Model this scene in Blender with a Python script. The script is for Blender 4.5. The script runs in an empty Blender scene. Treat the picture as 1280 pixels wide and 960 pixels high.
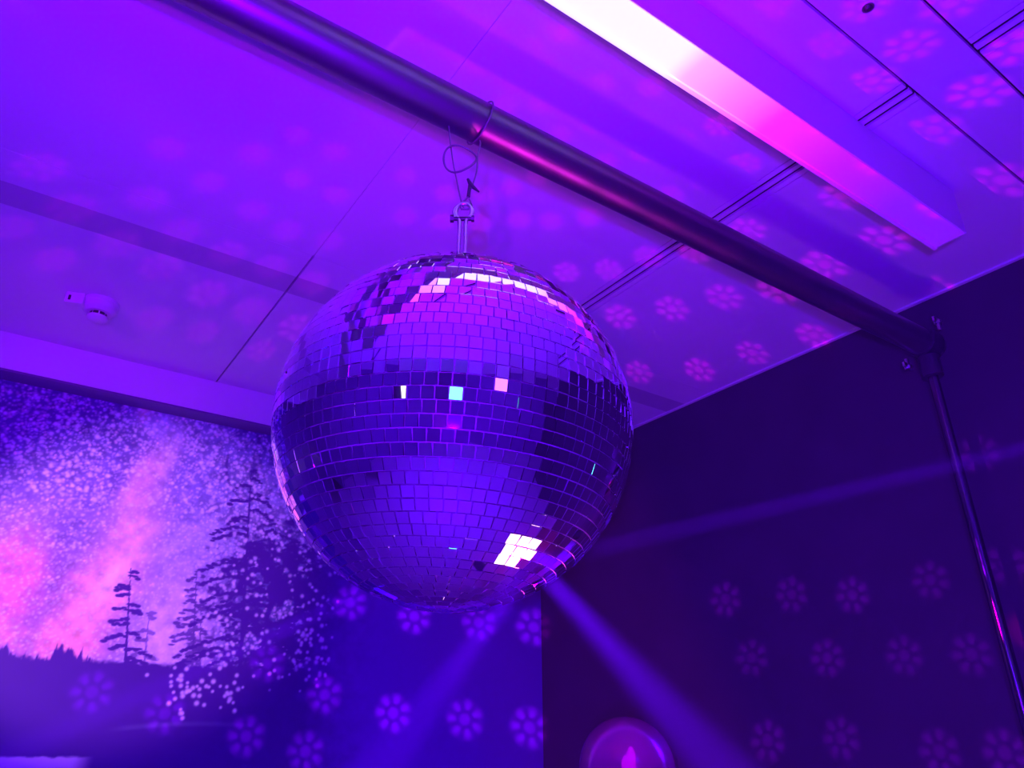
import bpy, bmesh, math, random
import numpy as np
from mathutils import Vector, Matrix, Euler

R = math.radians
SC = bpy.context.scene
COL = SC.collection
random.seed(7)
RNG = np.random.default_rng(11)

# ------------------------------------------------------------------ camera
# metres; the origin is the camera (eye height 1.5 m above the floor), z up,
# x along the ceiling pipe, y towards the mural wall
cam_d = bpy.data.cameras.new('camera')
cam_d.sensor_width = 36.0
cam_d.lens = 36.0 * 920 / 1280
cam_d.clip_start = 0.02
cam = bpy.data.objects.new('camera', cam_d)
COL.objects.link(cam)
cam.rotation_euler = (R(90 + 25.2), 0, R(-34.8))
SC.camera = cam

# ------------------------------------------------------------------ world, view
w = bpy.data.worlds.new('world')
SC.world = w
w.use_nodes = True
w.node_tree.nodes['Background'].inputs[0].default_value = (0.0, 0.0, 0.0, 1)
SC.view_settings.view_transform = 'Standard'
SC.view_settings.look = 'None'
SC.view_settings.exposure = 0.0
SC.view_settings.gamma = 1.0
SC.view_settings.use_curve_mapping = False

# ------------------------------------------------------------------ lamps
BALL_C = Vector((0.497, 0.858, 0.392))
BALL_R = 0.2527
DOME = Vector((0.90, 0.975, -0.055))


def light(name, kind, loc, target, power, colour, size=0.05, spot=60, blend=0.6):
    d = bpy.data.lights.new(name, kind)
    d.energy = power
    d.color = colour
    if kind == 'SPOT':
        d.spot_size = R(spot)
        d.spot_blend = blend
        d.shadow_soft_size = size
    elif kind == 'AREA':
        d.size = size
    else:
        d.shadow_soft_size = size
    o = bpy.data.objects.new(name, d)
    COL.objects.link(o)
    o.location = loc
    v = Vector(target) - Vector(loc)
    o.rotation_euler = v.to_track_quat('-Z', 'Y').to_euler()
    return o


# the violet wash lamp beside the viewer
light('wash_light', 'POINT', (-0.22, -0.22, -0.05), (0, 1, 0), 215, (0.105, 0.0, 1.0), 0.015)
# extra purple fill added to brighten the ceiling above the pipe
light('ceiling_light', 'SPOT', (-0.30, -0.12, -0.05), (0.30, 0.75, 1.2), 80, (0.45, 0.0, 1.0), 0.015, 76, 1.0)
# violet flood on the floor and the lower room
light('flood_light', 'SPOT', (0.2, -1.6, 1.0), (0.9, 1.2, -1.5), 130, (0.10, 0.0, 1.0), 0.10, 80, 0.8)
# unseen violet fill aimed at the pelmet to brighten its face
light('pelmet_light', 'SPOT', (-0.6, 1.2, 0.75), (0.1, 2.72, 1.04), 28, (0.50, 0.0, 1.0), 0.06, 34, 0.9)
# pale wash over the mural
light('mural_wash_light', 'SPOT', (-0.35, 1.2, 0.15), (0.36, 2.86, 0.45), 170, (0.80, 0.32, 0.85), 0.05, 37, 0.55)
# dim bluish ambient fill, added without a fixture
light('house_light', 'POINT', (0.3, -1.9, 0.6), (1.6, 1.2, 0.9), 4.5, (0.36, 0.08, 1.0), 0.15)
# magenta floor can in front of the dark wall, below the frame, aimed up at the ball
CAN = Vector((1.50, 0.766, -1.17))
light('floor_can_light', 'SPOT', CAN, CAN + Vector((-0.97, 0.09, 2.17)), 14, (1.0, 0.0, 0.70), 0.03, 36, 0.6)

# spots added in the haze to imitate a lens starburst, all ending outside the frame
# narrow spots added at the can, brightening only the pipe past the ball
for x_, p_ in ((0.50, 80), (0.60, 80), (0.71, 66), (0.83, 46), (0.96, 26), (1.10, 12)):
    light('pin_light', 'SPOT', CAN, (x_, 0.861, 0.998), p_, (1.0, 0.0, 0.85), 0.03, 3.2, 1.0)
# extra tight spot added at the can, brightening only the ball and its gaps
light('floor_can_light', 'SPOT', CAN, BALL_C, 850, (1.0, 0.05, 0.55), 0.03, 15, 0.2)
# point light added beside the can so the tiles mirror a magenta glow
light('can_spill_light', 'POINT', (1.80, 0.80, -1.33), (0, 0, 0), 7, (1.0, 0.0, 0.8), 0.03)

STRUCK = (0.512, 0.690, 0.175)
STARBURST = [(STRUCK, (2.15, 0.52, 0.665), 1.7, 42000), (STRUCK, (2.15, 1.40, -0.51), 11.0, 6500),
         (STRUCK, (1.02, 2.86, -0.52), 10.0, 4500), ((0.447, 1.008, 0.179), (-0.165, 2.86, -0.242), 4.5, 9000)]
for a_, p, wd, pw in STARBURST:  # added spots standing in for the starburst streaks round the hot spot
    light('beam_light', 'SPOT', a_, p, pw, (0.11, 0.0, 1.0), 0.012, wd, 1.0)

# the struck tile that glints along the upright pole
light('mirror_spot_light', 'SPOT', (0.765, 0.856, 0.372), (2.015, 0.845, 0.24), 60, (1.0, 0.0, 0.9), 0.012, 4.5, 0.8)

# light spots thrown by the ball: one narrow patterned beam leaving the ball for each spot
CEILING_SPOTS = [
    (0.71, 0.92, 1.2), (0.75, 0.86, 1.2), (0.78, 0.8, 1.2), (0.65, 0.75, 1.2), (0.8, 0.96, 1.2), (0.84, 0.9, 1.2),
    (0.86, 0.83, 1.2), (0.87, 0.75, 1.2), (0.94, 0.97, 1.2), (0.99, 0.9, 1.2), (1.03, 0.82, 1.2), (1.07, 0.74, 1.2),
    (1.18, 0.88, 1.2), (1.21, 0.79, 1.2), (1.15, 0.97, 1.2), (0.97, 1.22, 1.2), (1.04, 1.15, 1.2), (0.9, 1.26, 1.2),
    (0.84, 1.1, 1.2), (1.15, 1.38, 1.2), (1.24, 1.3, 1.2), (1.29, 1.19, 1.2), (1.38, 1.1, 1.2), (1.42, 0.95, 1.2),
    (1.45, 0.84, 1.2), (1.5, 0.73, 1.2), (1.45, 1.48, 1.2), (1.55, 1.35, 1.2), (1.63, 1.21, 1.2), (1.73, 1.09, 1.2),
    (1.73, 0.93, 1.2), (1.76, 0.77, 1.2), (1.47, 0.48, 1.2), (1.44, 0.37, 1.2), (1.77, 0.47, 1.2), (1.08, 0.48, 1.2),
    (1.23, 0.48, 1.2), (1.21, 0.39, 1.2), (1.06, 0.39, 1.2), (1.18, 0.3, 1.2), (1.39, 0.27, 1.2), (0.91, 0.53, 1.2),
    (0.92, 0.49, 1.2), (1.08, 0.54, 1.2), (2.07, 1.2, 1.2), (2.1, 0.82, 1.2), (2, 1.4, 1.2), (1.95, 1.6, 1.2),
    (1.78, 1.74, 1.2), (-0.14, 1.74, 1.2), (-0.06, 1.87, 1.2), (0.06, 1.97, 1.2), (-0.07, 2.15, 1.2),
    (-0.18, 2.05, 1.2), (0.18, 2.02, 1.2), (0.33, 2.09, 1.2), (0.47, 2.12, 1.2), (0.23, 2.34, 1.2),
    (0.38, 2.35, 1.2), (0.58, 2.37, 1.2), (0.19, 1.81, 1.2), (0.32, 1.84, 1.2), (0.44, 1.84, 1.2), (0.57, 1.85, 1.2),
    (0.62, 2.14, 1.2), (0.32, 1.62, 1.2), (0.42, 1.65, 1.2), (0.53, 1.63, 1.2), (0.37, 1.44, 1.2), (0.47, 1.44, 1.2),
    (0.2, 1.57, 1.2), (0.09, 1.72, 1.2), (0.58, 1.28, 1.2), (0.69, 1.28, 1.2), (0.77, 1.23, 1.2), (0.65, 1.42, 1.2),
    (0.74, 1.38, 1.2), (0.82, 1.33, 1.2), (0.81, 1.17, 1.2), (0.32, 1.3, 1.2), (0.41, 1.3, 1.2), (0.55, 0.91, 1.2),
    (0.6, 0.87, 1.2), (0.61, 0.81, 1.2), (0.63, 0.76, 1.2), (0.65, 0.96, 1.2), (0.26, 1.41, 1.2), (0.09, 1.51, 1.2),
]
WALL_SPOTS = [
    (0.9, 2.86, 0.22), (1.13, 2.86, 0.12), (0.86, 2.86, -0.02), (1.08, 2.86, -0.07), (0.58, 2.86, 0.05),
    (0.35, 2.86, 0.11), (1.42, 2.86, 0.06), (1.75, 2.86, 0.04), (2.08, 2.86, 0.01), (1.2, 2.86, 0.46),
    (1.49, 2.86, 0.43), (1.81, 2.86, 0.43), (2.11, 2.86, 0.43), (2.15, 1.77, 0.42), (2.15, 1.5, 0.4),
    (2.15, 1.29, 0.37), (2.15, 1.05, 0.38), (2.15, 1.69, 0.22), (2.15, 1.41, 0.2), (2.15, 1.17, 0.19),
    (2.15, 0.99, 0.18), (2.15, 1.67, -0.03), (2.15, 1.41, -0.02), (2.15, 1.13, -0.05), (2.15, 0.97, -0.05),
    (2.15, 0.85, 0.39), (2.15, 0.84, 0.69),
]


def spot_data(name, power, half, colour):
    """A 5 degree beam whose cross section is a flower: the lens cluster of the lamp seen in one mirror tile."""
    d = bpy.data.lights.new(name, 'SPOT')
    d.energy = power
    d.color = colour
    d.spot_size = R(half * 2.6)
    d.spot_blend = 0.15
    d.shadow_soft_size = 0.0
    d.use_nodes = True
    nt = d.node_tree
    N, L = nt.nodes, nt.links
    em = N['Emission']

    def math_n(op, a, b=None):
        n = N.new('ShaderNodeMath')
        n.operation = op
        for i, v in enumerate((a, b)):
            if v is None:
                continue
            if isinstance(v, (int, float)):
                n.inputs[i].default_value = v
            else:
                L.new(v, n.inputs[i])
        return n.outputs[0]
    tc = N.new('ShaderNodeTexCoord')
    sp = N.new('ShaderNodeSeparateXYZ')
    L.new(tc.outputs['Normal'], sp.inputs[0])
    k = 1.0 / math.tan(R(half))
    x = math_n('MULTIPLY', math_n('DIVIDE', sp.outputs[0], sp.outputs[2]), k)
    y = math_n('MULTIPLY', math_n('DIVIDE', sp.outputs[1], sp.outputs[2]), k)
    r = math_n('SQRT', math_n('ADD', math_n('MULTIPLY', x, x), math_n('MULTIPLY', y, y)))
    th = math_n('ARCTAN2', y, x)
    petals = math_n('ADD', math_n('MULTIPLY', math_n('COSINE', math_n('MULTIPLY', th, 7.0)), 0.5), 0.5)

    def band(v, a, b, lo, hi):
        n = N.new('ShaderNodeMapRange')
        n.interpolation_type = 'SMOOTHSTEP'
        L.new(v, n.inputs[0])
        for i, q in enumerate((a, b, lo, hi)):
            n.inputs[i + 1].default_value = q
        return n.outputs[0]
    outer = math_n('MULTIPLY', band(r, 0.62, 1.05, 1, 0), band(r, 0.34, 0.5, 0, 1))
    ring = math_n('MULTIPLY', outer, math_n('ADD', math_n('MULTIPLY', petals, 0.95), 0.05))
    core = math_n('MULTIPLY', band(r, 0.15, 0.38, 1, 0), 0.75)
    tot = math_n('ADD', math_n('ADD', ring, core), math_n('MULTIPLY', band(r, 0.6, 1.1, 1, 0), 0.16))
    L.new(tot, em.inputs['Strength'])
    return d


def throw(points, axis, name, level, half, colour):
    """One beam per spot; the power follows the distance so that every spot lands about equally bright."""
    datas = {}
    for p in points:
        v = Vector(p) - BALL_C
        d = v.normalized()
        dist = v.length - BALL_R
        need = dist * dist / max(abs(d[axis]) ** 0.6, 0.3)
        if axis == 2:
            need *= 0.42 + 0.58 * min(max((p[0] - 0.5) / 0.9, 0.0), 1.0)
        key = (round(math.log(need) / 0.3), round(min(1.0, 1.15 / dist) * 4) / 4 if axis == 2 else 1.0)
        if key not in datas:
            datas[key] = spot_data(name, level * math.exp(key[0] * 0.3), half * key[1], colour)
        o = bpy.data.objects.new('mirror_spot_light', datas[key])
        COL.objects.link(o)
        o.location = BALL_C + d * (BALL_R + 0.012)
        o.rotation_euler = d.to_track_quat('-Z', 'Y').to_euler()


throw(CEILING_SPOTS, 2, 'ceiling_spot', 17.0, 2.7, (0.9, 0.0, 1.0))
throw([p for p in WALL_SPOTS if p[1] > 2.8], 1, 'mural_spot', 55.0, 2.3, (0.5, 0.0, 1.0))
throw([p for p in WALL_SPOTS if p[1] <= 2.8], 0, 'drape_spot', 60.0, 2.4, (0.30, 0.0, 1.0))

# ------------------------------------------------------------------ materials


def mat(name, colour, rough=0.5, metal=0.0, noise=0.0, scale=8.0, bump=0.0, emit=None, estr=0.0, spec=None):
    m = bpy.data.materials.new(name)
    m.use_nodes = True
    nt = m.node_tree
    N, L = nt.nodes, nt.links
    b = N['Principled BSDF']
    b.inputs['Base Color'].default_value = (*colour, 1)
    b.inputs['Roughness'].default_value = rough
    b.inputs['Metallic'].default_value = metal
    if spec is not None:
        b.inputs['Specular IOR Level'].default_value = spec
    if noise or bump:
        tc = N.new('ShaderNodeTexCoord')
        nz = N.new('ShaderNodeTexNoise')
        nz.inputs['Scale'].default_value = scale
        nz.inputs['Detail'].default_value = 4
        L.new(tc.outputs['Object'], nz.inputs['Vector'])
        if noise:
            mx = N.new('ShaderNodeMix')
            mx.data_type = 'RGBA'
            mx.inputs[6].default_value = (*[c * (1 - noise) for c in colour], 1)
            mx.inputs[7].default_value = (*[min(1, c * (1 + noise)) for c in colour], 1)
            L.new(nz.outputs[0], mx.inputs[0])
            L.new(mx.outputs[2], b.inputs['Base Color'])
        if bump:
            bp = N.new('ShaderNodeBump')
            bp.inputs['Strength'].default_value = bump
            bp.inputs['Distance'].default_value = 0.002
            L.new(nz.outputs[0], bp.inputs['Height'])
            L.new(bp.outputs[0], b.inputs['Normal'])
    if emit:
        b.inputs['Emission Color'].default_value = (*emit, 1)
        b.inputs['Emission Strength'].default_value = estr
    return m


M = {
    'ceiling': mat('ceiling_paint', (0.74, 0.74, 0.76), 0.75, noise=0.03, scale=3),
    'ceiling_grey': mat('ceiling_grey_paint', (0.50, 0.50, 0.52), 0.8, noise=0.03, scale=3),  # soft shadow band on the ceiling, put into the panel colour
    'plenum': mat('plenum_dark', (0.02, 0.02, 0.02), 0.9),
    'white': mat('white_enamel', (0.78, 0.78, 0.80), 0.45, noise=0.02),
    'diffuser': mat('opal_diffuser', (0.85, 0.85, 0.86), 0.35),
    'wall_dark': mat('black_drape', (0.048, 0.04, 0.050), 0.95, noise=0.3, scale=5),
    'wall': mat('room_wall', (0.16, 0.10, 0.24), 0.8, noise=0.1, scale=2),
    'floor': mat('dark_floor', (0.40, 0.38, 0.42), 0.5, noise=0.2, scale=4),
    'pipe': mat('grey_steel_pipe', (0.25, 0.23, 0.26), 0.42, 1.0, noise=0.08, scale=14),
    'pole': mat('dark_steel_pole', (0.10, 0.09, 0.11), 0.22, 1.0),
    'clamp': mat('black_cast_clamp', (0.05, 0.05, 0.055), 0.45, 0.6),
    'bolt': mat('zinc_bolt', (0.6, 0.6, 0.62), 0.3, 1.0),
    'cable': mat('steel_cable', (0.22, 0.20, 0.24), 0.5, 0.7),
    'hook': mat('zinc_hook', (0.62, 0.60, 0.64), 0.35, 1.0),
    'tape': mat('black_tape', (0.03, 0.03, 0.035), 0.6),
    'core': mat('ball_core', (0.24, 0.22, 0.24), 0.4, noise=0.15, scale=40),
    'mirror': mat('mirror_glass', (0.90, 0.90, 0.92), 0.015, 1.0),
    'plastic': mat('white_plastic', (0.70, 0.70, 0.72), 0.5),
    'black': mat('black_plastic', (0.02, 0.02, 0.022), 0.45),
    'lens': mat('magenta_led', (0.2, 0.0, 0.15), 0.3, emit=(1.0, 0.55, 0.95), estr=4.0),
    'glow': mat('magenta_glow_led', (0.4, 0.0, 0.4), 0.3, emit=(0.9, 0.0, 1.0), estr=1.3),
    'lamp_white': mat('warm_lit_panel', (0.8, 0.78, 0.6), 0.4, emit=(1.0, 0.95, 0.62), estr=1.6),
    'lamp_cyan': mat('cyan_led', (0.1, 0.5, 0.5), 0.4, emit=(0.15, 1.0, 0.95), estr=3.0),
    'lamp_blue': mat('blue_led', (0.05, 0.05, 0.5), 0.4, emit=(0.04, 0.02, 1.0), estr=1.2),
    'lamp_pink': mat('pink_led', (0.4, 0.05, 0.3), 0.4, emit=(0.75, 0.02, 0.7), estr=0.45),
}


def glass_mat():
    """Thin tinted shell: mostly clear, with a gloss and a little milkiness."""
    m = bpy.data.materials.new('magenta_glass')
    m.use_nodes = True
    nt = m.node_tree
    N, L = nt.nodes, nt.links
    N.remove(N['Principled BSDF'])
    tr = N.new('ShaderNodeBsdfTransparent')
    tr.inputs[0].default_value = (0.90, 0.62, 0.92, 1)
    gl = N.new('ShaderNodeBsdfGlossy')
    gl.inputs['Roughness'].default_value = 0.15
    tl = N.new('ShaderNodeBsdfTranslucent')
    tl.inputs[0].default_value = (0.8, 0.3, 0.8, 1)
    fr = N.new('ShaderNodeFresnel')
    fr.inputs[0].default_value = 1.25
    m1, m2 = N.new('ShaderNodeMixShader'), N.new('ShaderNodeMixShader')
    m1.inputs[0].default_value = 0.45
    L.new(tr.outputs[0], m1.inputs[1])
    L.new(tl.outputs[0], m1.inputs[2])
    L.new(fr.outputs[0], m2.inputs[0])
    L.new(m1.outputs[0], m2.inputs[1])
    L.new(gl.outputs[0], m2.inputs[2])
    L.new(m2.outputs[0], N['Material Output'].inputs['Surface'])
    return m


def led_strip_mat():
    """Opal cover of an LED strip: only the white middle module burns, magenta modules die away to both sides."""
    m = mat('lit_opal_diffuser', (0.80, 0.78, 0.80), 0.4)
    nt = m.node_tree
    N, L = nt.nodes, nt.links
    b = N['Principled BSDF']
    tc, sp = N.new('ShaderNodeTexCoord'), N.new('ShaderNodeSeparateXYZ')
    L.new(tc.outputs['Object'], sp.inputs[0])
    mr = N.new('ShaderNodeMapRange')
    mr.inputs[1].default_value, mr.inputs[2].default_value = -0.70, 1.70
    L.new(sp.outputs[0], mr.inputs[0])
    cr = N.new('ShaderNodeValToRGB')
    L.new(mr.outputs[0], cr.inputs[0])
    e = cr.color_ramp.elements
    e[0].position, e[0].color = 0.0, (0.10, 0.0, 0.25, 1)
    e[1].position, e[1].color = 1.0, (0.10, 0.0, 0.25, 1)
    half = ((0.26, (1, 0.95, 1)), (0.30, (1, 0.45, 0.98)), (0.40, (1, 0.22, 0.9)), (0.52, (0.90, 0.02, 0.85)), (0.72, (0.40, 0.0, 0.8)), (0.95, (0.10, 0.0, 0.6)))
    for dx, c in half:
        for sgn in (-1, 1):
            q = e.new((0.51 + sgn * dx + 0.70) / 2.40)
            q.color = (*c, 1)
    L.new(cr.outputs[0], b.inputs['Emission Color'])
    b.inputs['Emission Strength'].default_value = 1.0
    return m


M['glass'] = glass_mat()
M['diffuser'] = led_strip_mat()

# ------------------------------------------------------------------ helpers


def obj(name, bm, m, parent=None, smooth=False):
    me = bpy.data.meshes.new(name)
    bmesh.ops.recalc_face_normals(bm, faces=bm.faces[:])
    bm.to_mesh(me)
    bm.free()
    me.materials.append(m)
    if smooth:
        for p in me.polygons:
            p.use_smooth = True
        if smooth != 'all':
            me.set_sharp_from_angle(angle=R(40))
    o = bpy.data.objects.new(name, me)
    COL.objects.link(o)
    if parent is not None:
        o.parent = parent
    return o


def thing(name, label, cat, loc=(0, 0, 0), group=None, rot=(0, 0, 0)):
    o = bpy.data.objects.new(name, None)
    COL.objects.link(o)
    o.location = loc
    o.rotation_euler = rot
    o.empty_display_size = 0.05
    o['label'] = label
    o['category'] = cat
    if group:
        o['group'] = group
    return o


def struct(name, bm, m, parent=None):
    o = obj(name, bm, m, parent)
    if parent is None:
        o['kind'] = 'structure'
    return o


def add_box(bm, x0, x1, y0, y1, z0, z1, bevel=0.0):
    vs = [bm.verts.new(p) for p in ((x0, y0, z0), (x1, y0, z0), (x1, y1, z0), (x0, y1, z0),
                                    (x0, y0, z1), (x1, y0, z1), (x1, y1, z1), (x0, y1, z1))]
    fs = [bm.faces.new([vs[i] for i in f]) for f in ((0, 3, 2, 1), (4, 5, 6, 7), (0, 1, 5, 4), (1, 2, 6, 5), (2, 3, 7, 6), (3, 0, 4, 7))]
    if bevel:
        es = list({e for f in fs for e in f.edges})
        bmesh.ops.bevel(bm, geom=es, offset=bevel, segments=2, affect='EDGES', profile=0.6)


def box(*a, **k):
    bm = bmesh.new()
    add_box(bm, *a, **k)
    return bm


def add_lathe(bm, prof, seg=32, axis='z', centre=(0, 0, 0), cap=True):
    """prof: list of (radius, height) along the axis."""
    rings = []
    c = Vector(centre)
    for r, h in prof:
        ring = []
        for i in range(seg):
            a = 2 * math.pi * i / seg
            p = (r * math.cos(a), r * math.sin(a), h)
            if axis == 'x':
                p = (h, p[0], p[1])
            elif axis == 'y':
                p = (p[0], h, p[1])
            ring.append(bm.verts.new(c + Vector(p)))
        rings.append(ring)
    for a, b in zip(rings, rings[1:]):
        for i in range(seg):
            j = (i + 1) % seg
            bm.faces.new((a[i], a[j], b[j], b[i]))
    if cap:
        bm.faces.new(rings[0])
        bm.faces.new(rings[-1])


def lathe(prof, **k):
    bm = bmesh.new()
    add_lathe(bm, prof, **k)
    return bm


def add_tube(bm, pts, r, seg=8, closed=False):
    pts = [Vector(p) for p in pts]
    n = len(pts)
    rings = []
    up = None
    for i, p in enumerate(pts):
        if closed:
            t = (pts[(i + 1) % n] - pts[i - 1]).normalized()
        else:
            t = (pts[min(i + 1, n - 1)] - pts[max(i - 1, 0)]).normalized()
        if up is None:
            up = Vector((0, 0, 1)) if abs(t.z) < 0.9 else Vector((1, 0, 0))
        s = t.cross(up)
        if s.length < 1e-5:
            s = t.cross(Vector((1, 0.3, 0)))
        s.normalize()
        up = s.cross(t).normalized()
        rr = r[i] if isinstance(r, (list, tuple)) else r
        rings.append([bm.verts.new(p + (s * math.cos(a) + up * math.sin(a)) * rr)
                      for a in (2 * math.pi * k / seg for k in range(seg))])
    m = n if closed else n - 1
    for i in range(m):
        a, b = rings[i], rings[(i + 1) % n]
        off = 0
        if closed and i == n - 1:
            off = min(range(seg), key=lambda q: (a[0].co - b[q].co).length)
        for k in range(seg):
            bm.faces.new((a[k], a[(k + 1) % seg], b[(k + 1 + off) % seg], b[(k + off) % seg]))
    if not closed:
        bm.faces.new(rings[0])
        bm.faces.new(rings[-1])


def tube(pts, r, **k):
    bm = bmesh.new()
    add_tube(bm, pts, r, **k)
    return bm


def smooth_path(pts, n=8):
    """Catmull-Rom through the points."""
    P = [Vector(p) for p in pts]
    P = [2 * P[0] - P[1]] + P + [2 * P[-1] - P[-2]]
    out = []
    for i in range(1, len(P) - 2):
        for k in range(n):
            t = k / n
            a, b, c, d = P[i - 1], P[i], P[i + 1], P[i + 2]
            out.append(0.5 * ((2 * b) + (c - a) * t + (2 * a - 5 * b + 4 * c - d) * t * t + (3 * b - a - 3 * c + d) * t ** 3))
    out.append(P[-2])
    return out


# ------------------------------------------------------------------ the room
XL, XR, YB, YF, ZF, ZC = -2.3, 2.15, -2.6, 2.86, -1.5, 1.2
struct('floor', box(XL - 0.1, XR + 0.1, YB - 0.1, YF + 0.1, ZF - 0.1, ZF), M['floor'])
ceil = struct('ceiling', box(XL - 0.1, XR + 0.1, YB - 0.1, YF + 0.1, ZC + 0.012, ZC + 0.1), M['plenum'])


def panel(x0, x1, y0, y1, m='ceiling'):
    struct('ceiling_panel', box(x0, x1, y0, y1, ZC, ZC + 0.012), M[m], ceil)


def panel_row(y0, y1, gap, slot, m='ceiling'):
    cuts = [(XL, 0.5205 - gap / 2), (0.5205 + gap / 2, 1.285), (1.358, XR)] if gap else [(XL, 1.285), (1.358, XR)]
    if not slot:
        cuts = [(a, b) for a, b in cuts]
        last = cuts.pop()
        a = cuts.pop()
        cuts.append((a[0], last[1]))
    for a, b in cuts:
        panel(a, b, y0, y1, m)


panel_row(YB, 0.3205, 0, True)
panel_row(0.3265, 0.4440, 0, False)
panel_row(0.4500, 1.7194, 0.0012, True)
panel_row(1.7206, 1.8500, 0.006, True)
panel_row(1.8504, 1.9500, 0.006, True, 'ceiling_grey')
panel_row(1.9504, YF, 0.006, True)
struct('wall_right', box(XR, XR + 0.1, YB - 0.1, YF + 0.1, ZF, ZC + 0.012), M['wall_dark'])
struct('wall_back', box(XL - 0.1, XR, YF, YF + 0.1, ZF, ZC + 0.012), M['wall'])
struct('wall_left', box(XL - 0.1, XL, YB - 0.1, YF, ZF, ZC + 0.012), M['wall'])
struct('wall_front', box(XL, XR, YB - 0.1, YB, ZF, ZC + 0.012), M['wall'])
# thin pale shadow-gap bead where the ceiling meets the dark wall
struct('trim_1', box(XR - 0.012, XR, YB, YF, ZC - 0.006, ZC), M['white'])

# pelmet above the mural
pel = struct('trim_2', box(XL, XR - 0.001, 2.72, 2.735, 1.073, ZC), M['white'])
struct('pelmet_soffit', box(XL, XR - 0.001, 2.735, YF, 1.085, 1.097), M['wall'], pel)
struct('pelmet_lip', box(XL, XR - 0.001, 2.722, 2.75, 1.066, 1.073), M['wall'], pel)

# ------------------------------------------------------------------ linear air diffusers
for y0, y1, lab in ((0.4500, YF - 0.14, 'pale linear air diffuser with two dark slots crossing behind the pipe'),
                    (YB, 0.3205, 'pale linear air diffuser with two dark slots in the upper corner beyond the screw')):
    t = thing('air_diffuser', lab, 'air vent', (1.3215, (y0 + y1) / 2, ZC))
    h = (y1 - y0) / 2
    obj('back_plate', box(-0.0355, 0.0355, -h, h, 0.0085, 0.0115), M['black'], t)
    for a, b in ((-0.0335, -0.018), (-0.0065, 0.0065), (0.018, 0.0335)):
        obj('frame_bar', box(a, b, -h, h, 0.0, 0.0085), M['white'], t)
    for a in (-0.0120, 0.0120):
        obj('blade', box(a - 0.0008, a + 0.0008, -h, h, 0.002, 0.0085), M['black'], t)

# ------------------------------------------------------------------ linear light fixture
t = thing('linear_light', 'long white linear light fixture hung under the ceiling, burning white at its near part', 'light', (0, 0.598, ZC))
FX0, FX1 = -1.4, 1.705
obj('housing', box(FX0, FX1, -0.0385, 0.0385, -0.127, 0, bevel=0.0012), M['white'], t)
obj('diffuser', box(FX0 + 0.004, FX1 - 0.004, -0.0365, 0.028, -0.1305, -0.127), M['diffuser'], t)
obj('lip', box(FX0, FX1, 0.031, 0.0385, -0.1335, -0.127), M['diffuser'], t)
obj('end_cap', box(FX1, FX1 + 0.003, -0.0385, 0.0385, -0.129, 0), M['white'], t)

# ------------------------------------------------------------------ smoke detector
t = thing('smoke_detector', 'small white smoke detector on the ceiling above the mural', 'smoke detector', (0.072, 2.335, ZC))
obj('base', lathe([(0.052, 0), (0.052, -0.010), (0.048, -0.014)], seg=36), M['plastic'], t, True)
obj('body', lathe([(0.048, -0.014), (0.047, -0.030), (0.036, -0.040)], seg=36), M['plastic'], t, True)
obj('vent_ring', lathe([(0.024, -0.040), (0.024, -0.052)], seg=30), M['black'], t, True)
obj('cap', lathe([(0.030, -0.052), (0.030, -0.058), (0.022, -0.064), (0.006, -0.066)], seg=30), M['plastic'], t, True)
for k in range(8):
    a = k * math.pi / 4
    obj('rib', box(0.022 * math.cos(a) - 0.002, 0.022 * math.cos(a) + 0.002, 0.022 * math.sin(a) - 0.002, 0.022 * math.sin(a) + 0.002, -0.0525, -0.0395), M['plastic'], t)
t2 = thing('relay_box', 'tiny white box with a dark slot beside the smoke detector', 'sensor', (0.004, 2.325, ZC), rot=(0, 0, R(-20)))
obj('case', box(-0.026, 0.026, -0.015, 0.015, -0.036, 0, bevel=0.003), M['plastic'], t2)
obj('slot', box(-0.016, -0.009, -0.0165, -0.0145, -0.028, -0.012), M['black'], t2)

# ceiling screw
t = thing('ceiling_screw', 'small dark screw in the ceiling near the top edge', 'screw', (1.066, 0.389, ZC))
obj('head', lathe([(0.0075, 0), (0.0075, -0.003), (0.004, -0.006)], seg=16), M['black'], t, True)
obj('washer', lathe([(0.011, 0), (0.011, -0.0012)], seg=18), M['bolt'], t, True)

# ------------------------------------------------------------------ pipe, pole and clamps
PIPE_R = 0.038
PA, PB = Vector((-2.2, 0.885, 1.0)), Vector((2.06, 0.845, 0.995))
dirp = (PB - PA).normalized()


def pipe_at(x):
    return PA + (PB - PA) * ((x - PA.x) / (PB.x - PA.x))


t = thing('horizontal_pipe', 'thick grey steel pipe running under the ceiling and carrying the mirror ball', 'pipe', PA)
obj('tube', tube([(0, 0, 0), dirp * 1.0, dirp * 2.2, PB - PA], PIPE_R, seg=48), M['pipe'], t, True)
obj('end_plug', tube([PB - PA, PB - PA + dirp * 0.006], PIPE_R * 0.9, seg=32), M['black'], t, True)

PX, PY = 2.014, 0.8455
t = thing('upright_pole', 'thin dark steel pole standing against the black wall', 'pole', (PX, PY, ZF))
obj('tube', lathe([(0.0135, 0.012), (0.0135, 0.945 - ZF)], seg=32), M['pole'], t, True)
obj('foot_plate', lathe([(0.10, 0), (0.10, 0.008), (0.03, 0.012), (0.03, 0.05)], seg=32), M['black'], t, True)
obj('cap', lathe([(0.015, 0.945 - ZF), (0.015, 0.953 - ZF)], seg=24), M['black'], t, True)

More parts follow.
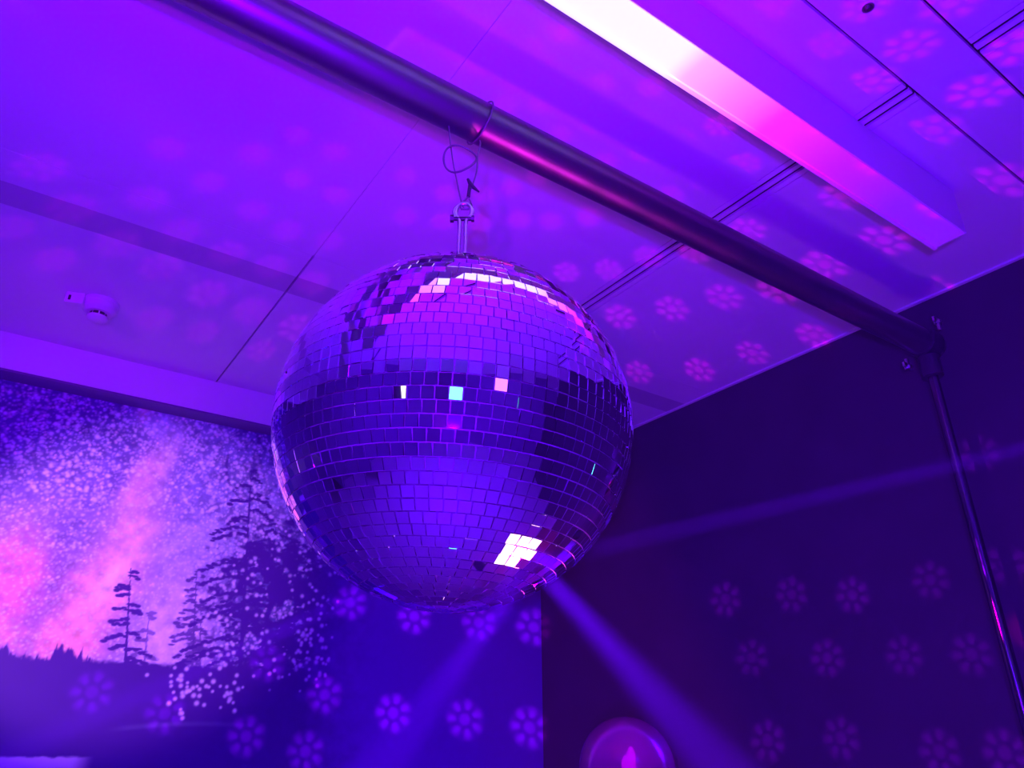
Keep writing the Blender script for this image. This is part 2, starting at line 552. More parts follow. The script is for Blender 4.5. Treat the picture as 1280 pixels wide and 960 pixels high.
pc = pipe_at(PX)
t = thing('pipe_clamp', 'dark swivel coupler with bolts joining the pipe to the pole', 'clamp', pc)
obj('pipe_jaw', tube([(-0.026, 0, 0), (0.026, 0, 0)], 0.044, seg=28), M['clamp'], t, True)
dz = PY - pc.y
obj('pole_jaw', lathe([(0.028, -0.03), (0.028, 0.03)], seg=24, centre=(0, 0, -0.075)), M['clamp'], t, True)
obj('neck', lathe([(0.018, -0.05), (0.018, -0.03)], seg=20), M['clamp'], t, True)
for sx, sy, z0, z1 in ((-0.02, 0.05, -0.062, -0.035), (0.012, -0.045, 0.025, 0.052)):
    b = obj('bolt', lathe([(0.005, z0), (0.005, z1)], seg=10, centre=(sx, sy, 0)), M['bolt'], t, True)
    wn = bmesh.new()
    zz = z0 if z0 < 0 else z1
    add_lathe(wn, [(0.010, zz - 0.005), (0.010, zz + 0.005)], seg=6, centre=(sx, sy, 0))
    add_box(wn, sx - 0.022, sx + 0.022, sy - 0.003, sy + 0.003, zz - 0.002, zz + 0.012)
    obj('wing_nut', wn, M['bolt'], b)

# ------------------------------------------------------------------ mirror ball
TILT = Euler((R(1.0), R(2.2), R(0)), 'XYZ').to_matrix().to_4x4()
ball = thing('mirror_ball', 'large mirror ball of square silver tiles hanging from the pipe', 'mirror ball', BALL_C)
ball.rotation_euler = TILT.to_euler()
bm = bmesh.new()
bmesh.ops.create_uvsphere(bm, u_segments=96, v_segments=48, radius=BALL_R - 0.0022)
obj('core', bm, M['core'], ball, 'all')

NROW = 50
PITCH = math.pi / NROW
GAP = 0.0004
THICK = 0.0018
tiles = []          # (row, azimuth, tilt a, tilt b, in-plane turn)
row_mesh = {}


def tile_verts(row):
    """Tile centred on +X at this row's latitude: 8 corner points, flat, about 2 mm thick."""
    th0, th1 = row * PITCH, (row + 1) * PITCH
    thc = (th0 + th1) / 2
    n = max(4, round(2 * math.pi * math.sin(thc) / PITCH))
    half = BALL_R * PITCH / 2 - GAP
    wt = BALL_R * math.sin(th0) * math.tan(math.pi / n) - GAP
    wb = BALL_R * math.sin(th1) * math.tan(math.pi / n) - GAP
    wm = max(0.5 * (wt + wb), 0.002)
    wt = wb = wm - 0.0 if min(wt, wb) > 0.004 else wm
    return n, thc, half, wt, wb


def tile_mesh(row):
    if row in row_mesh:
        return row_mesh[row]
    n, thc, half, wt, wb = tile_verts(row)
    bm = bmesh.new()
    c = 0.0004
    top = [bm.verts.new(p) for p in ((half - c, wt - c, 0), (half - c, -wt + c, 0), (-half + c, -wb + c, 0), (-half + c, wb - c, 0))]
    bot = [bm.verts.new(p) for p in ((half, wt, -THICK), (half, -wt, -THICK), (-half, -wb, -THICK), (-half, wb, -THICK))]
    bm.faces.new(top)
    bm.faces.new(bot[::-1])
    for i in range(4):
        j = (i + 1) % 4
        bm.faces.new((top[j], top[i], bot[i], bot[j]))
    bmesh.ops.recalc_face_normals(bm, faces=bm.faces[:])
    me = bpy.data.meshes.new('mirror_tile')
    bm.to_mesh(me)
    bm.free()
    me.materials.append(M['mirror'])
    row_mesh[row] = me
    return me


def tile_matrix(row, az, ta, tb, tc):
    thc = (row + 0.5) * PITCH
    nrm = Vector((math.sin(thc) * math.cos(az), math.sin(thc) * math.sin(az), math.cos(thc)))
    east = Vector((-math.sin(az), math.cos(az), 0))
    north = nrm.cross(east)
    m = Matrix((north, east, nrm)).transposed()
    if ta is None:
        m = nrm.rotation_difference(tb).to_matrix() @ m
    else:
        m = m @ Euler((ta, tb, tc)).to_matrix()
    return Matrix.Translation(nrm * (BALL_R - 0.0002)) @ m.to_4x4()


eye_local = TILT.inverted() @ (-BALL_C)
struck = (TILT.inverted() @ Vector((0.02, -0.60, -0.80))).normalized()
FLAT = [(struck, 5.4), ((TILT.inverted() @ Vector((-0.471, -0.855, -0.226))).normalized(), 1.75)]   # flattened spots: normal, radius in degrees
for row in range(NROW):
    n, thc, half, wt, wb = tile_verts(row)
    ph = random.random() * 6.283
    ra = random.gauss(0, R(0.5))
    drift = random.gauss(0, R(0.25))
    for k in range(n):
        drift = drift * 0.85 + random.gauss(0, R(0.32))
        ta = ra + drift * 0.7 + random.gauss(0, R(0.35))
        tb = drift + random.gauss(0, R(0.45))
        if random.random() < 0.18:
            ta += max(-R(3), min(R(3), random.gauss(0, R(2.6))))
            tb += max(-R(3), min(R(3), random.gauss(0, R(2.6))))
        az = ph + 2 * math.pi * k / n
        nr = Vector((math.sin(thc) * math.cos(az), math.sin(thc) * math.sin(az), math.cos(thc)))
        if nr.dot(struck) > math.cos(R(11)):      # neatly laid patch that throws the lamp back
            ta, tb = ta * 0.15, tb * 0.15
        for fn, fr in FLAT:
            if nr.dot(fn) > math.cos(R(fr)):
                ta, tb = None, fn
        tiles.append((row, ph + 2 * math.pi * k / n, ta, tb, random.gauss(0, R(0.5)), half * (wt + wb)))

scored = []
for i, (row, az, ta, tb, tc, area) in enumerate(tiles):
    m = tile_matrix(row, az, ta, tb, tc)
    p = m.translation
    v = (eye_local - p)
    scored.append((area * p.normalized().dot(v.normalized()) / v.length_squared, i))
scored.sort(reverse=True)
single = {i for s, i in scored[:300]}
allv, allf = [], []
first = {}
for i, (row, az, ta, tb, tc, area) in enumerate(tiles):
    m = tile_matrix(row, az, ta, tb, tc)
    me = tile_mesh(row)
    if i in single:
        o = bpy.data.objects.new('mirror_tile', me)
        COL.objects.link(o)
        o.parent = ball
        o.matrix_local = m
    else:
        b0 = len(allv)
        allv += [tuple(m @ v.co) for v in me.vertices]
        allf += [tuple(b0 + q for q in p.vertices) for p in me.polygons]
me = bpy.data.meshes.new('mirror_tiling')
me.from_pydata(allv, [], allf)
me.materials.append(M['mirror'])
o = bpy.data.objects.new('mirror_tiling', me)
COL.objects.link(o)
o.parent = ball
o['kind'] = 'stuff'
# top cap and the two-legged eye that the cable hooks into
bm = bmesh.new()
add_lathe(bm, [(0.034, BALL_R - 0.006), (0.034, BALL_R + 0.004), (0.014, BALL_R + 0.010), (0.006, BALL_R + 0.014)], seg=28)
obj('top_cap', bm, M['hook'], ball, True)
eye = smooth_path([(-0.0055, 0, BALL_R), (-0.0055, 0, BALL_R + 0.07), (-0.0055, 0, BALL_R + 0.118), (-0.012, 0, BALL_R + 0.132),
                   (-0.008, 0, BALL_R + 0.150), (0.004, 0, BALL_R + 0.155), (0.013, 0, BALL_R + 0.146), (0.013, 0, BALL_R + 0.130),
                   (0.0055, 0, BALL_R + 0.118), (0.0055, 0, BALL_R + 0.07), (0.0055, 0, BALL_R)], 6)
o = obj('hanging_eye', tube(eye, 0.0032, seg=10), M['hook'], ball, True)
o.matrix_local = TILT.inverted() @ Euler((0, 0, R(-34.8))).to_matrix().to_4x4()

# ------------------------------------------------------------------ safety cable and shackle
HC = Vector((BALL_C.x, BALL_C.y, 0.0))
RV = Vector((0.821, -0.571, 0))


def hp(r, z, d=0.0):
    return HC + RV * r + Vector((0.571, 0.821, 0)) * d + Vector((0, 0, z))


EZ = 0.785
t = thing('safety_cable', 'thin twisted steel cable looped round the pipe with a spare coil', 'cable', hp(0, EZ))
o0 = hp(0, EZ)
pcen = pipe_at(0.527)


def rel(ps):
    return [p - o0 for p in ps]


ring_pts = []
for k in range(28):
    a = 2 * math.pi * k / 28
    rr = PIPE_R + 0.004
    ring_pts.append(Vector((pcen.x + 0.006 * math.cos(a), pcen.y + rr * math.sin(a), pcen.z + rr * math.cos(a))))
obj('pipe_loop', tube(rel(ring_pts), 0.0017, seg=8, closed=True), M['cable'], t, True)
pb = Vector((pcen.x, pcen.y, pcen.z - PIPE_R - 0.004))
obj('strand', tube(rel(smooth_path([hp(-0.028, 0.985, -0.03), hp(-0.029, 0.955, -0.01), hp(-0.022, 0.90), hp(-0.012, 0.845), hp(-0.004, 0.805), hp(0, 0.792)], 6)), 0.0013, seg=8), M['cable'], t, True)
obj('strand', tube(rel(smooth_path([pb, hp(0.026, 0.93), hp(0.022, 0.90), hp(0.021, 0.87), hp(0.016, 0.845), hp(0.010, 0.825), hp(0.008, 0.815)], 6)), 0.0015, seg=8), M['cable'], t, True)
coil = [hp(-0.008 + 0.0285 * math.cos(a), 0.893 + 0.0285 * math.sin(a), 0.006 * math.sin(2 * a) - 0.004) for a in (2 * math.pi * k / 36 for k in range(36))]
obj('spare_coil', tube(rel(coil), 0.0018, seg=8, closed=True), M['cable'], t, True)
obj('tape_wrap', tube(rel([hp(0.006, 0.852), hp(0.012, 0.838), hp(0.026, 0.824)]), [0.0022, 0.0042, 0.0014], seg=8), M['tape'], t, True)
obj('crimp', tube(rel([hp(0.010, 0.838), hp(0.008, 0.814)]), 0.0030, seg=10), M['tape'], t, True)
obj('thimble', tube(rel([hp(0.008, 0.814), hp(-0.006, 0.796), hp(-0.003, 0.788), hp(0.009, 0.788), hp(0.014, 0.796)]), 0.0018, seg=8, closed=True), M['cable'], t, True)

sh = thing('shackle', 'small bow shackle joining the cable to the eye of the ball', 'shackle', hp(0, 0.778))
o1 = hp(0, 0.778)
bow = smooth_path([hp(-0.013, 0.768), hp(-0.015, 0.785), hp(-0.006, 0.797), hp(0.008, 0.797), hp(0.016, 0.785), hp(0.013, 0.768)], 6)
obj('bow', tube([p - o1 for p in bow], 0.0028, seg=10), M['hook'], sh, True)
obj('pin', tube([hp(-0.018, 0.768) - o1, hp(0.018, 0.768) - o1], 0.0035, seg=12), M['clamp'], sh, True)
obj('nut', tube([hp(-0.021, 0.768) - o1, hp(-0.015, 0.768) - o1], 0.0065, seg=6), M['clamp'], sh)
obj('pin_head', tube([hp(0.014, 0.768) - o1, hp(0.019, 0.768) - o1], 0.0055, seg=6), M['clamp'], sh)

# ------------------------------------------------------------------ dome lamp on its stand
t = thing('dome_lamp', 'magenta glowing glass dome lamp at the bottom edge below the mirror ball', 'lamp', DOME)
dome = []
for k in range(13):
    a = math.pi / 2 * k / 12
    dome.append((max(0.076 * math.cos(a), 0.001), 0.076 * math.sin(a)))
inner = [(max(r - 0.004, 0.0008), max(h - 0.004, 0.0)) for r, h in dome][::-1]
obj('glass_dome', lathe(dome + inner, seg=40, cap=False), M['glass'], t, True)
obj('base', lathe([(0.060, -0.075), (0.080, -0.06), (0.082, -0.006), (0.077, 0.0), (0.030, 0.0)], seg=40), M['black'], t, True)
for k in range(2):  # glowing studs added to imitate the streak reflected in the dome
    cx, cy = -0.030 + 0.014 * k, -0.030 + 0.002 * k
    obj('led', lathe([(0.006, 0.0), (0.007, 0.010 + 0.012 * k), (0.003, 0.020 + 0.012 * k)], seg=14, centre=(cx, cy, 0)), M['glow'], t, True)
t3 = thing('lamp_stand', 'slim black tripod stand holding the glass dome lamp, below the frame', 'stand', (DOME.x, DOME.y, ZF))
hh = DOME.z - 0.075 - ZF
obj('post', lathe([(0.014, 0.02), (0.014, hh - 0.006)], seg=20), M['black'], t3, True)
obj('top_plate', lathe([(0.045, hh - 0.006), (0.045, hh)], seg=28), M['black'], t3, True)
for k in range(3):
    a = k * 2 * math.pi / 3 + 0.4
    obj('leg', tube([(0.012 * math.cos(a), 0.012 * math.sin(a), 0.30), (0.26 * math.cos(a), 0.26 * math.sin(a), 0.008)], 0.008, seg=10), M['black'], t3, True)

# the floor can that lights the ball, below the frame
axis = (BALL_C + Vector((0.05, 0, 0.0)) - CAN).normalized()
t = thing('floor_can', 'black magenta-lensed floor can aimed up at the ball, below the frame', 'lamp', CAN - axis * 0.03)
t.rotation_euler = axis.to_track_quat('Z', 'Y').to_euler()
obj('body', lathe([(0.06, -0.16), (0.18, -0.12), (0.195, 0.03), (0.190, 0.03), (0.186, -0.02), (0.010, -0.022)], seg=36), M['black'], t, True)
obj('reflector', lathe([(0.184, -0.0215), (0.184, -0.0205)], seg=36), M['lens'], t)  # glowing disc added behind the lenses to enlarge the mirrored hot spot
for k in range(7):
    rr = 0.0 if k == 0 else 0.118
    an_ = k * math.pi / 3
    obj('lens', lathe([(0.056, -0.020), (0.056, -0.010), (0.030, -0.004)], seg=18, centre=(rr * math.cos(an_), rr * math.sin(an_), 0)), M['lens'], t, True)
t4 = thing('can_bracket', 'black floor bracket under the magenta floor can, below the frame', 'bracket', (CAN.x, CAN.y, ZF))
q = CAN - axis * 0.19
hh = q.z - ZF
obj('post', tube([(q.x - CAN.x, q.y - CAN.y, 0.012), (q.x - CAN.x, q.y - CAN.y, hh)], 0.016, seg=14), M['black'], t4, True)
obj('foot_plate', box(-0.02, 0.24, -0.12, 0.10, 0.0, 0.012), M['black'], t4)

# ------------------------------------------------------------------ the mural: a flat print of pines under the milky way
# wall coordinates in metres: u along the wall (x), v height (z)
U0, U1, V0, V1 = -0.6, 2.149, -0.62, 1.084
STEP = 0.0032
NU, NV = int((U1 - U0) / STEP) + 1, int((V1 - V0) / STEP) + 1
us = np.linspace(U0, U1, NU)
vs = np.linspace(V0, V1, NV)
UU, VV = np.meshgrid(us, vs)


def vnoise(scale, octaves=4, seed=0):
    """Value noise on the wall."""
    out = np.zeros_like(UU)
    amp, tot = 1.0, 0.0
    for o in range(octaves):
        rg = np.random.default_rng(seed * 31 + o)
        g = rg.random((256, 256))
        x = (UU - U0) / scale * 2 ** o
        y = (VV - V0) / scale * 2 ** o
        xi, yi = np.floor(x).astype(int), np.floor(y).astype(int)
        fx, fy = x - xi, y - yi
        fx, fy = fx * fx * (3 - 2 * fx), fy * fy * (3 - 2 * fy)
        a, b = g[yi % 256, xi % 256], g[yi % 256, (xi + 1) % 256]
        c, d = g[(yi + 1) % 256, xi % 256], g[(yi + 1) % 256, (xi + 1) % 256]
        out += amp * ((a * (1 - fx) + b * fx) * (1 - fy) + (c * (1 - fx) + d * fx) * fy)
        tot += amp
        amp *= 0.55
    return out / tot


def sstep(a, b, x):
    t = np.clip((x - a) / (b - a), 0, 1)
    return t * t * (3 - 2 * t)


IMG = np.zeros((NV, NU, 3))
IMG[:] = (0.07, 0.06, 0.26)


def blend(mask, col):
    m = np.clip(mask, 0, 1)[..., None]
    IMG[:] = IMG * (1 - m) + np.array(col) * m


def blob(u, v, ru, rv, rot, col, k, rough=0.5, seed=1):
    c, s = math.cos(rot), math.sin(rot)
    du, dv = UU - u, VV - v
    a, b = (du * c + dv * s) / ru, (-du * s + dv * c) / rv
    d = a * a + b * b
    n = vnoise(0.06, 5, seed)
    blend(k * np.exp(-d) * (1 - rough + rough * 2 * n), col)


# milky way glow
blob(0.20, 0.75, 0.75, 0.22, 0.9, (0.30, 0.20, 0.62), 0.55, 0.6, 2)
blob(-0.30, 0.55, 0.60, 0.22, 0.2, (0.36, 0.24, 0.66), 0.5, 0.6, 3)
blob(0.60, 0.75, 0.25, 0.35, 0.2, (0.28, 0.22, 0.72), 0.55, 0.7, 14)
blob(0.42, 0.90, 0.035, 0.12, -0.25, (0.78, 0.50, 0.80), 0.75, 0.5, 4)
blob(0.37, 1.04, 0.09, 0.06, 0, (0.45, 0.38, 0.85), 0.8, 0.4, 5)
blob(0.315, 1.07, 0.022, 0.035, 0, (0.9, 0.55, 0.62), 0.8, 0.2, 6)
blob(0.36, 0.80, 0.05, 0.13, -0.2, (0.72, 0.40, 0.72), 0.85, 0.5, 7)
blob(0.36, 0.60, 0.09, 0.14, -0.3, (0.78, 0.42, 0.74), 0.8, 0.6, 8)
blob(0.30, 0.40, 0.085, 0.16, -0.45, (0.95, 0.40, 0.56), 1.05, 0.35, 9)
blob(0.25, 0.26, 0.07, 0.06, 0, (0.98, 0.34, 0.42), 1.0, 0.35, 10)
blob(0.33, 0.46, 0.035, 0.09, -0.4, (0.98, 0.62, 0.66), 0.8, 0.4, 11)
blob(0.05, 0.42, 0.13, 0.15, 0.2, (0.90, 0.24, 0.52), 0.95, 0.5, 12)
blob(-0.20, 0.30, 0.30, 0.14, 0, (0.70, 0.24, 0.52), 0.7, 0.5, 13)
blob(0.10, 0.26, 0.30, 0.07, 0, (0.70, 0.26, 0.60), 0.7, 0.4, 15)
blob(0.55, 0.30, 0.14, 0.26, 0, (0.66, 0.46, 0.86), 0.9, 0.3, 16)
blob(0.60, 0.62, 0.16, 0.09, 0.3, (0.50, 0.42, 0.86), 0.7, 0.5, 17)
blob(0.95, 0.80, 0.20, 0.16, 0, (0.42, 0.36, 0.80), 0.7, 0.5, 18)
# dust lanes
dn = vnoise(0.22, 5, 21)
lane = np.exp(-(((UU - 0.16) - (VV - 0.5) * 0.10) / 0.045) ** 2) * sstep(0.75, 0.5, VV) * sstep(0.2, 0.32, VV)
blend(lane * 0.75 * (0.5 + dn), (0.20, 0.10, 0.40))
blend(sstep(0.52, 0.68, dn) * 0.45 * sstep(0.2, 0.4, VV), (0.10, 0.06, 0.34))
dk = np.exp(-(((UU - 0.05) / 0.32) ** 2 + ((VV - 1.0) / 0.16) ** 2))
blend(dk * 0.8, (0.085, 0.05, 0.30))
blend(np.exp(-(((UU - 0.02) / 0.05) ** 2 + ((VV - 0.38) / 0.025) ** 2)) * 0.7, (0.22, 0.08, 0.36))


# out-of-focus stars, each a soft dot
def stamp(u, v, r, col, k):
    i0, i1 = int((u - 2 * r - U0) / STEP), int((u + 2 * r - U0) / STEP) + 2
    j0, j1 = int((v - 2 * r - V0) / STEP), int((v + 2 * r - V0) / STEP) + 2
    i0, j0 = max(i0, 0), max(j0, 0)
    if i1 <= i0 or j1 <= j0:
        return
    du, dv = UU[j0:j1, i0:i1] - u, VV[j0:j1, i0:i1] - v
    m = np.clip(k * np.exp(-((du * du + dv * dv) / (r * r)) ** 1.5), 0, 1)[..., None]
    IMG[j0:j1, i0:i1] = IMG[j0:j1, i0:i1] * (1 - m) + np.array(col) * m


for _ in range(15000):
    u, v = RNG.uniform(U0, 1.15), RNG.uniform(0.16, V1)
    dens = 0.55 + 0.45 * math.exp(-((u - 0.1) / 0.4) ** 2)
    if RNG.random() > dens:
        continue
    c = (0.52, 0.40, 0.86) if RNG.random() < 0.75 else (0.85, 0.55, 0.85)
    stamp(u, v, RNG.uniform(0.0028, 0.0052), c, RNG.uniform(0.3, 0.95) * (1.0 if RNG.random() < 0.6 else 0.5))

# the warm core of the galaxy over the stars
blob(0.36, 0.80, 0.04, 0.13, -0.2, (0.80, 0.42, 0.72), 0.7, 0.6, 27)
blob(0.36, 0.60, 0.07, 0.14, -0.3, (0.85, 0.44, 0.74), 0.65, 0.6, 28)
blob(0.30, 0.40, 0.075, 0.15, -0.45, (1.0, 0.42, 0.55), 0.9, 0.4, 29)
blob(0.24, 0.25, 0.08, 0.06, 0, (1.0, 0.34, 0.40), 0.9, 0.3, 30)
blob(0.33, 0.46, 0.03, 0.08, -0.4, (1.0, 0.72, 0.70), 0.8, 0.4, 31)
blob(0.04, 0.42, 0.09, 0.12, 0.2, (0.95, 0.22, 0.50), 0.75, 0.5, 32)
blob(0.56, 0.26, 0.10, 0.22, 0, (0.72, 0.52, 0.90), 0.8, 0.3, 35)

# mottling of the whole sky
IMG *= (0.55 + 0.9 * vnoise(0.03, 4, 61))[..., None]
for _ in range(6000):
    u, v = RNG.uniform(U0, 1.15), RNG.uniform(0.16, V1)
    stamp(u, v, RNG.uniform(0.0025, 0.0048), (0.80, 0.66, 0.98), RNG.uniform(0.2, 0.7))

for _ in range(420):
    u, v = RNG.uniform(U0, 0.80), RNG.uniform(0.72, V1)
    stamp(u, v, RNG.uniform(0.005, 0.008), (0.80, 0.68, 1.0), RNG.uniform(0.5, 0.95))

# ---- pines
TREE = (0.055, 0.006, 0.21)
mask = np.zeros_like(UU)
edge = vnoise(0.035, 4, 33)
edge2 = vnoise(0.018, 3, 34)


def pine(u0, zb, u1, zt, spread, n, seed, k=1.0, lean=0.0, wtr=0.006):
    """A thin conifer: a trunk and drooping tufted boughs."""
    rg = np.random.default_rng(seed)
    t = np.clip((VV - zb) / (zt - zb), 0, 1)
    uc = u0 + (u1 - u0) * t
    inside = (VV > zb) & (VV < zt)
    mask[:] = np.maximum(mask, np.where(inside, k * sstep(wtr * 1.3, wtr * 0.6, np.abs(UU - uc) / (1.15 - t)), 0))
    for i in range(n):
        s = (i + rg.uniform(0, 0.8)) / n
        z = zb + (zt - zb) * (0.18 + 0.82 * s)
        c = u0 + (u1 - u0) * (0.18 + 0.82 * s)
        side = rg.choice((-1, 1))
        ln = spread * (1.05 - s) ** 0.7 * rg.uniform(0.5, 1.2) + 0.012
        m = max(3, int(ln / 0.008))
        for q in range(m):
            f = (q + 0.5) / m
            pu, pv = c + side * ln * f, z + ln * (0.18 * f - 0.45 * f * f) + rg.normal(0, 0.003)
            ru, rv = 0.007 + 0.005 * rg.random(), 0.0030 + 0.0035 * rg.random()
            d = ((UU[:, :] - pu) / ru) ** 2 + ((VV - pv) / rv) ** 2 if False else None
            i0, i1 = int((pu - 3 * ru - U0) / STEP), int((pu + 3 * ru - U0) / STEP) + 2
            j0, j1 = int((pv - 3 * rv - V0) / STEP), int((pv + 3 * rv - V0) / STEP) + 2
            if i0 < 0 or j0 < 0 or i1 <= i0 or j1 <= j0:
                continue
            d = ((UU[j0:j1, i0:i1] - pu) / ru) ** 2 + ((VV[j0:j1, i0:i1] - pv) / rv) ** 2
            mask[j0:j1, i0:i1] = np.maximum(mask[j0:j1, i0:i1], k * sstep(2.0, 0.7, d))


pine(0.445, 0.10, 0.385, 0.505, 0.075, 17, 5)
pine(0.500, 0.08, 0.470, 0.38, 0.030, 10, 6, 0.75)
pine(0.660, 0.06, 0.600, 0.52, 0.08, 20, 7, 0.9)
pine(0.690, 0.05, 0.630, 0.43, 0.05, 14, 8, 0.85)
pine(0.820, 0.05, 0.735, 0.93, 0.20, 30, 9, 1.0, wtr=0.010)
pine(0.900, 0.05, 0.860, 0.75, 0.22, 34, 10, 1.0)
pine(1.000, 0.05, 0.960, 0.68, 0.22, 34, 12, 1.0)
pine(1.150, 0.05, 1.120, 0.78, 0.24, 36, 13, 1.0)
# the crooked bare branch of the tall pine
for a in np.linspace(0, 1, 60):
    pu = 0.745 - 0.105 * math.sin(a * 1.7) * 1.0
    pv = 0.80 + 0.17 * a ** 1.6 + 0.0 * a
    d = np.hypot(UU - pu, VV - pv) if False else None
    i, j = int((pu - U0) / STEP), int((pv - V0) / STEP)
    mask[j - 1:j + 1, i - 1:i + 2] = np.maximum(mask[j - 1:j + 1, i - 1:i + 2], 0.75)

# the far tree line, spiky, and the dense wood on the right
line = 0.185 + 0.018 * np.sin(us * 31) + np.where(us > 0.30, -(us - 0.30) * 0.33, 0)
line = np.where(us > 0.57, 0.10 - (0.62 - us) * 0.2, line)
line0 = line.copy()
for k in range(150):
    c, h, wd = RNG.uniform(U0, 0.60), RNG.uniform(0.015, 0.065), RNG.uniform(0.008, 0.022)
    base = np.interp(c, us, line0)
    line = np.maximum(line, base + h * np.clip(1 - np.abs(us - c) / wd, 0, 1) * 0.8)
mask = np.maximum(mask, sstep(0.010, -0.006, VV - line[None, :] - (edge2 - 0.5) * 0.02))
right = sstep(0.66, 0.82, UU + (edge - 0.5) * 0.45 + (edge2 - 0.5) * 0.12 - 0.12 * sstep(0.5, 0.1, VV) + 0.03)
hole = sstep(0.56, 0.66, vnoise(0.05, 4, 40)) * sstep(1.25, 0.95, UU + 0.2 * (VV - 0.5)) * sstep(0.12, 0.2, VV)
canopy = sstep(0.82, 0.66, VV + (edge - 0.5) * 0.35 - 0.10 * sstep(1.0, 1.6, UU))
wood = right * canopy * (1 - 0.85 * hole)
mask = np.maximum(mask, wood)
far = sstep(1.12, 1.30, UU + (edge - 0.5) * 0.2)
mask = np.maximum(mask, far)
# thin haze of twigs in the upper right
mask = np.maximum(mask, 0.55 * sstep(0.50, 0.62, vnoise(0.03, 4, 51)) * sstep(0.45, 0.75, UU))
blend(mask, TREE)
blend(sstep(0.98, 1.35, UU + (edge - 0.5) * 0.2), (0.16, 0.006, 0.46))
# sky glints between the leaves
for _ in range(1800):
    u, v = RNG.uniform(0.50, 1.16), RNG.uniform(0.12, 1.05)
    j, i = int((v - V0) / STEP), int((u - U0) / STEP)
    edge_m = mask[j, i]
    pr = 0.8 if 0.15 < edge_m < 0.85 else (0.10 if u < 1.05 else 0.05)
    if RNG.random() < pr:
        stamp(u, v, RNG.uniform(0.004, 0.0075), (0.62, 0.46, 0.88), RNG.uniform(0.5, 0.95))
for u, v, n, sp in ((1.08, 0.33, 26, 0.05), (1.10, 0.22, 16, 0.035), (0.78, 0.11, 14, 0.03), (0.70, 0.13, 10, 0.03), (1.0, 0.25, 8, 0.05), (0.62, 0.13, 26, 0.045)):
    for _ in range(n):
        stamp(u + RNG.normal(0, sp * 0.6), v + RNG.normal(0, sp), RNG.uniform(0.0045, 0.008), (0.66, 0.50, 0.88), 0.85)
# ground below the trees and the pale rock shelf
gl = -0.085 + 0.012 * np.sin(us * 7 + 1)
blend(sstep(0.004, -0.004, VV - (-0.070 - 0.02 * np.abs(UU - 0.1)) - (edge2 - 0.5) * 0.01) * sstep(0.40, 0.33, UU) * sstep(-0.16, -0.13, VV + (edge - 0.5) * 0.06), (0.55, 0.40, 0.80))
blend(0.35 * sstep(0.012, 0.0, np.abs(VV - (0.02 - 0.25 * (0.7 - UU) ** 2))) * sstep(0.4, 0.5, UU) * sstep(0.95, 0.75, UU), (0.14, 0.10, 0.34))

co = np.stack([UU.ravel(), np.zeros(UU.size), VV.ravel()], axis=1)
idx = np.arange(NU * NV).reshape(NV, NU)
quads = np.stack([idx[:-1, :-1].ravel(), idx[:-1, 1:].ravel(), idx[1:, 1:].ravel(), idx[1:, :-1].ravel()], axis=1)
me = bpy.data.meshes.new('print')
me.vertices.add(len(co))
me.vertices.foreach_set('co', co.astype(np.float32).ravel())
me.loops.add(quads.size)
me.loops.foreach_set('vertex_index', quads.ravel().astype(np.int32))
me.polygons.add(len(quads))
me.polygons.foreach_set('loop_start', (np.arange(len(quads)) * 4).astype(np.int32))
me.update(calc_edges=True)
at = me.color_attributes.new('ink', 'FLOAT_COLOR', 'POINT')
rgba = np.ones((len(co), 4), dtype=np.float32)
rgba[:, :3] = IMG.reshape(-1, 3)
at.data.foreach_set('color', rgba.ravel())
mm = mat('mural_print', (0.5, 0.5, 0.5), 0.6, spec=0.2)
an = mm.node_tree.nodes.new('ShaderNodeAttribute')
an.attribute_name = 'ink'
mm.node_tree.links.new(an.outputs['Color'], mm.node_tree.nodes['Principled BSDF'].inputs['Base Color'])
me.materials.append(mm)
mural = thing('wall_mural', 'printed mural of dark pines under a pink milky way, below the pelmet', 'mural', (0, YF - 0.006, 0))
o = bpy.data.objects.new('print', me)
COL.objects.link(o)
o.parent = mural
obj('backing_board', box(U0, U1, 0.0005, 0.0055, V0, V1), M['wall'], mural)

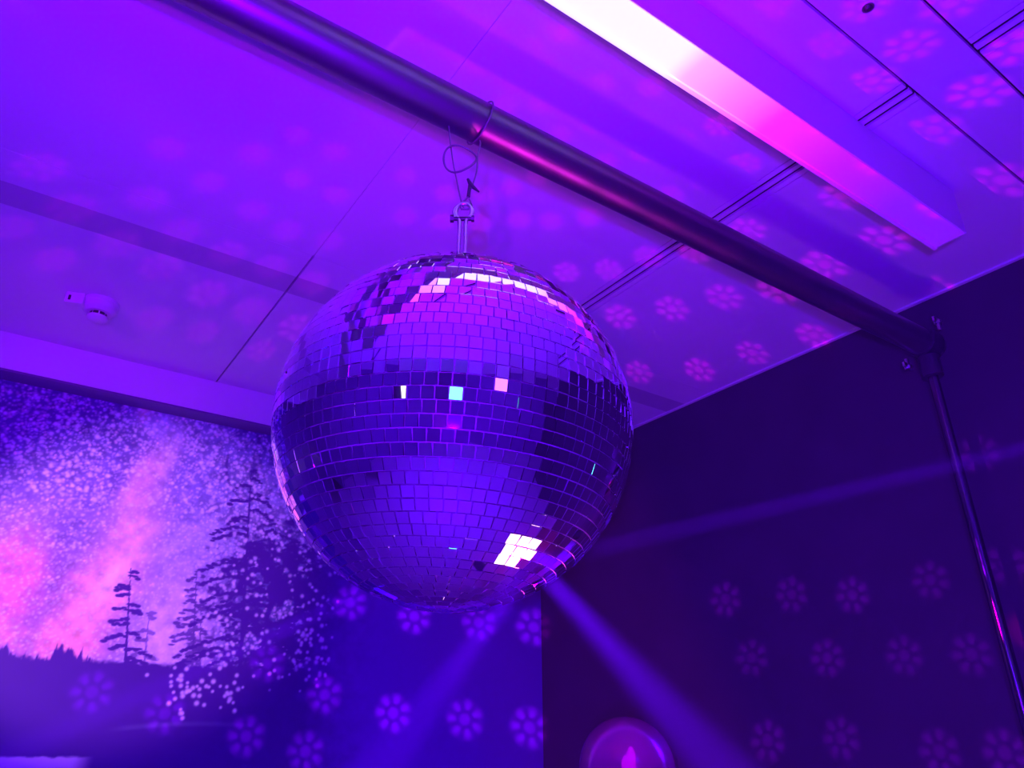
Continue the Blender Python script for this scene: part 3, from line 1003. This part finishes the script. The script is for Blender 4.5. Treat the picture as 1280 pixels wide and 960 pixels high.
# ------------------------------------------------------------------ glowing panels and boxes added out of view for the mirror tiles to reflect
t = thing('lit_hatch', 'small warm white lit hatch on the left wall, reflected in the mirror tiles', 'hatch', (XL, -0.76, ZF))
obj('panel', box(0.002, 0.012, -0.07, 0.07, 1.72, 2.05), M['lamp_white'], t)
obj('frame', box(0.0, 0.03, -0.10, -0.07, 1.68, 2.09), M['black'], t)
obj('frame', box(0.0, 0.03, 0.07, 0.10, 1.68, 2.09), M['black'], t)
t = thing('wall_screen', 'small cyan lit screen on the wall behind the viewer, seen only in the tiles', 'screen', (-1.29, YB, 0.22))
obj('screen', box(-0.15, 0.15, 0.004, 0.02, -0.07, 0.07), M['lamp_cyan'], t)
obj('bezel', box(-0.17, 0.17, 0.0, 0.012, -0.09, 0.09), M['black'], t)

for nm, lab, loc, m_, hw in (('led_box', 'blue glowing floor box by the far left wall, reflected in the mirror tiles', (-2.12, 2.45, ZF), 'lamp_blue', 0.16),
                             ('led_box', 'pink glowing floor box on the left of the floor, reflected in the tiles', (-1.90, 0.78, ZF), 'lamp_pink', 0.14)):
    t = thing(nm, lab, 'lamp', loc, group='glowing floor boxes')
    obj('case', box(-hw, hw, -hw, hw, 0.0, 0.30, bevel=0.01), M['black'], t)
    obj('lit_panel', box(-hw + 0.02, hw - 0.02, -hw + 0.02, hw - 0.02, 0.301, 0.310), M[m_], t)
    obj('lit_panel', box(hw + 0.001, hw + 0.008, -hw + 0.02, hw - 0.02, 0.02, 0.28), M[m_], t)

# ------------------------------------------------------------------ haze filling the room
hz = bpy.data.materials.new('stage_haze')
hz.use_nodes = True
nt = hz.node_tree
nt.nodes.remove(nt.nodes['Principled BSDF'])
vs_ = nt.nodes.new('ShaderNodeVolumeScatter')
vs_.inputs['Color'].default_value = (1, 1, 1, 1)
vs_.inputs['Density'].default_value = 0.012
vs_.inputs['Anisotropy'].default_value = 0.0
nt.links.new(vs_.outputs[0], nt.nodes['Material Output'].inputs['Volume'])
o = obj('haze', box(XL - 0.05, XR + 0.05, YB - 0.05, YF + 0.05, ZF - 0.05, ZC + 0.05), hz)
o['kind'] = 'stuff'
o['label'] = 'thin violet stage haze filling the whole room'
o['category'] = 'haze'
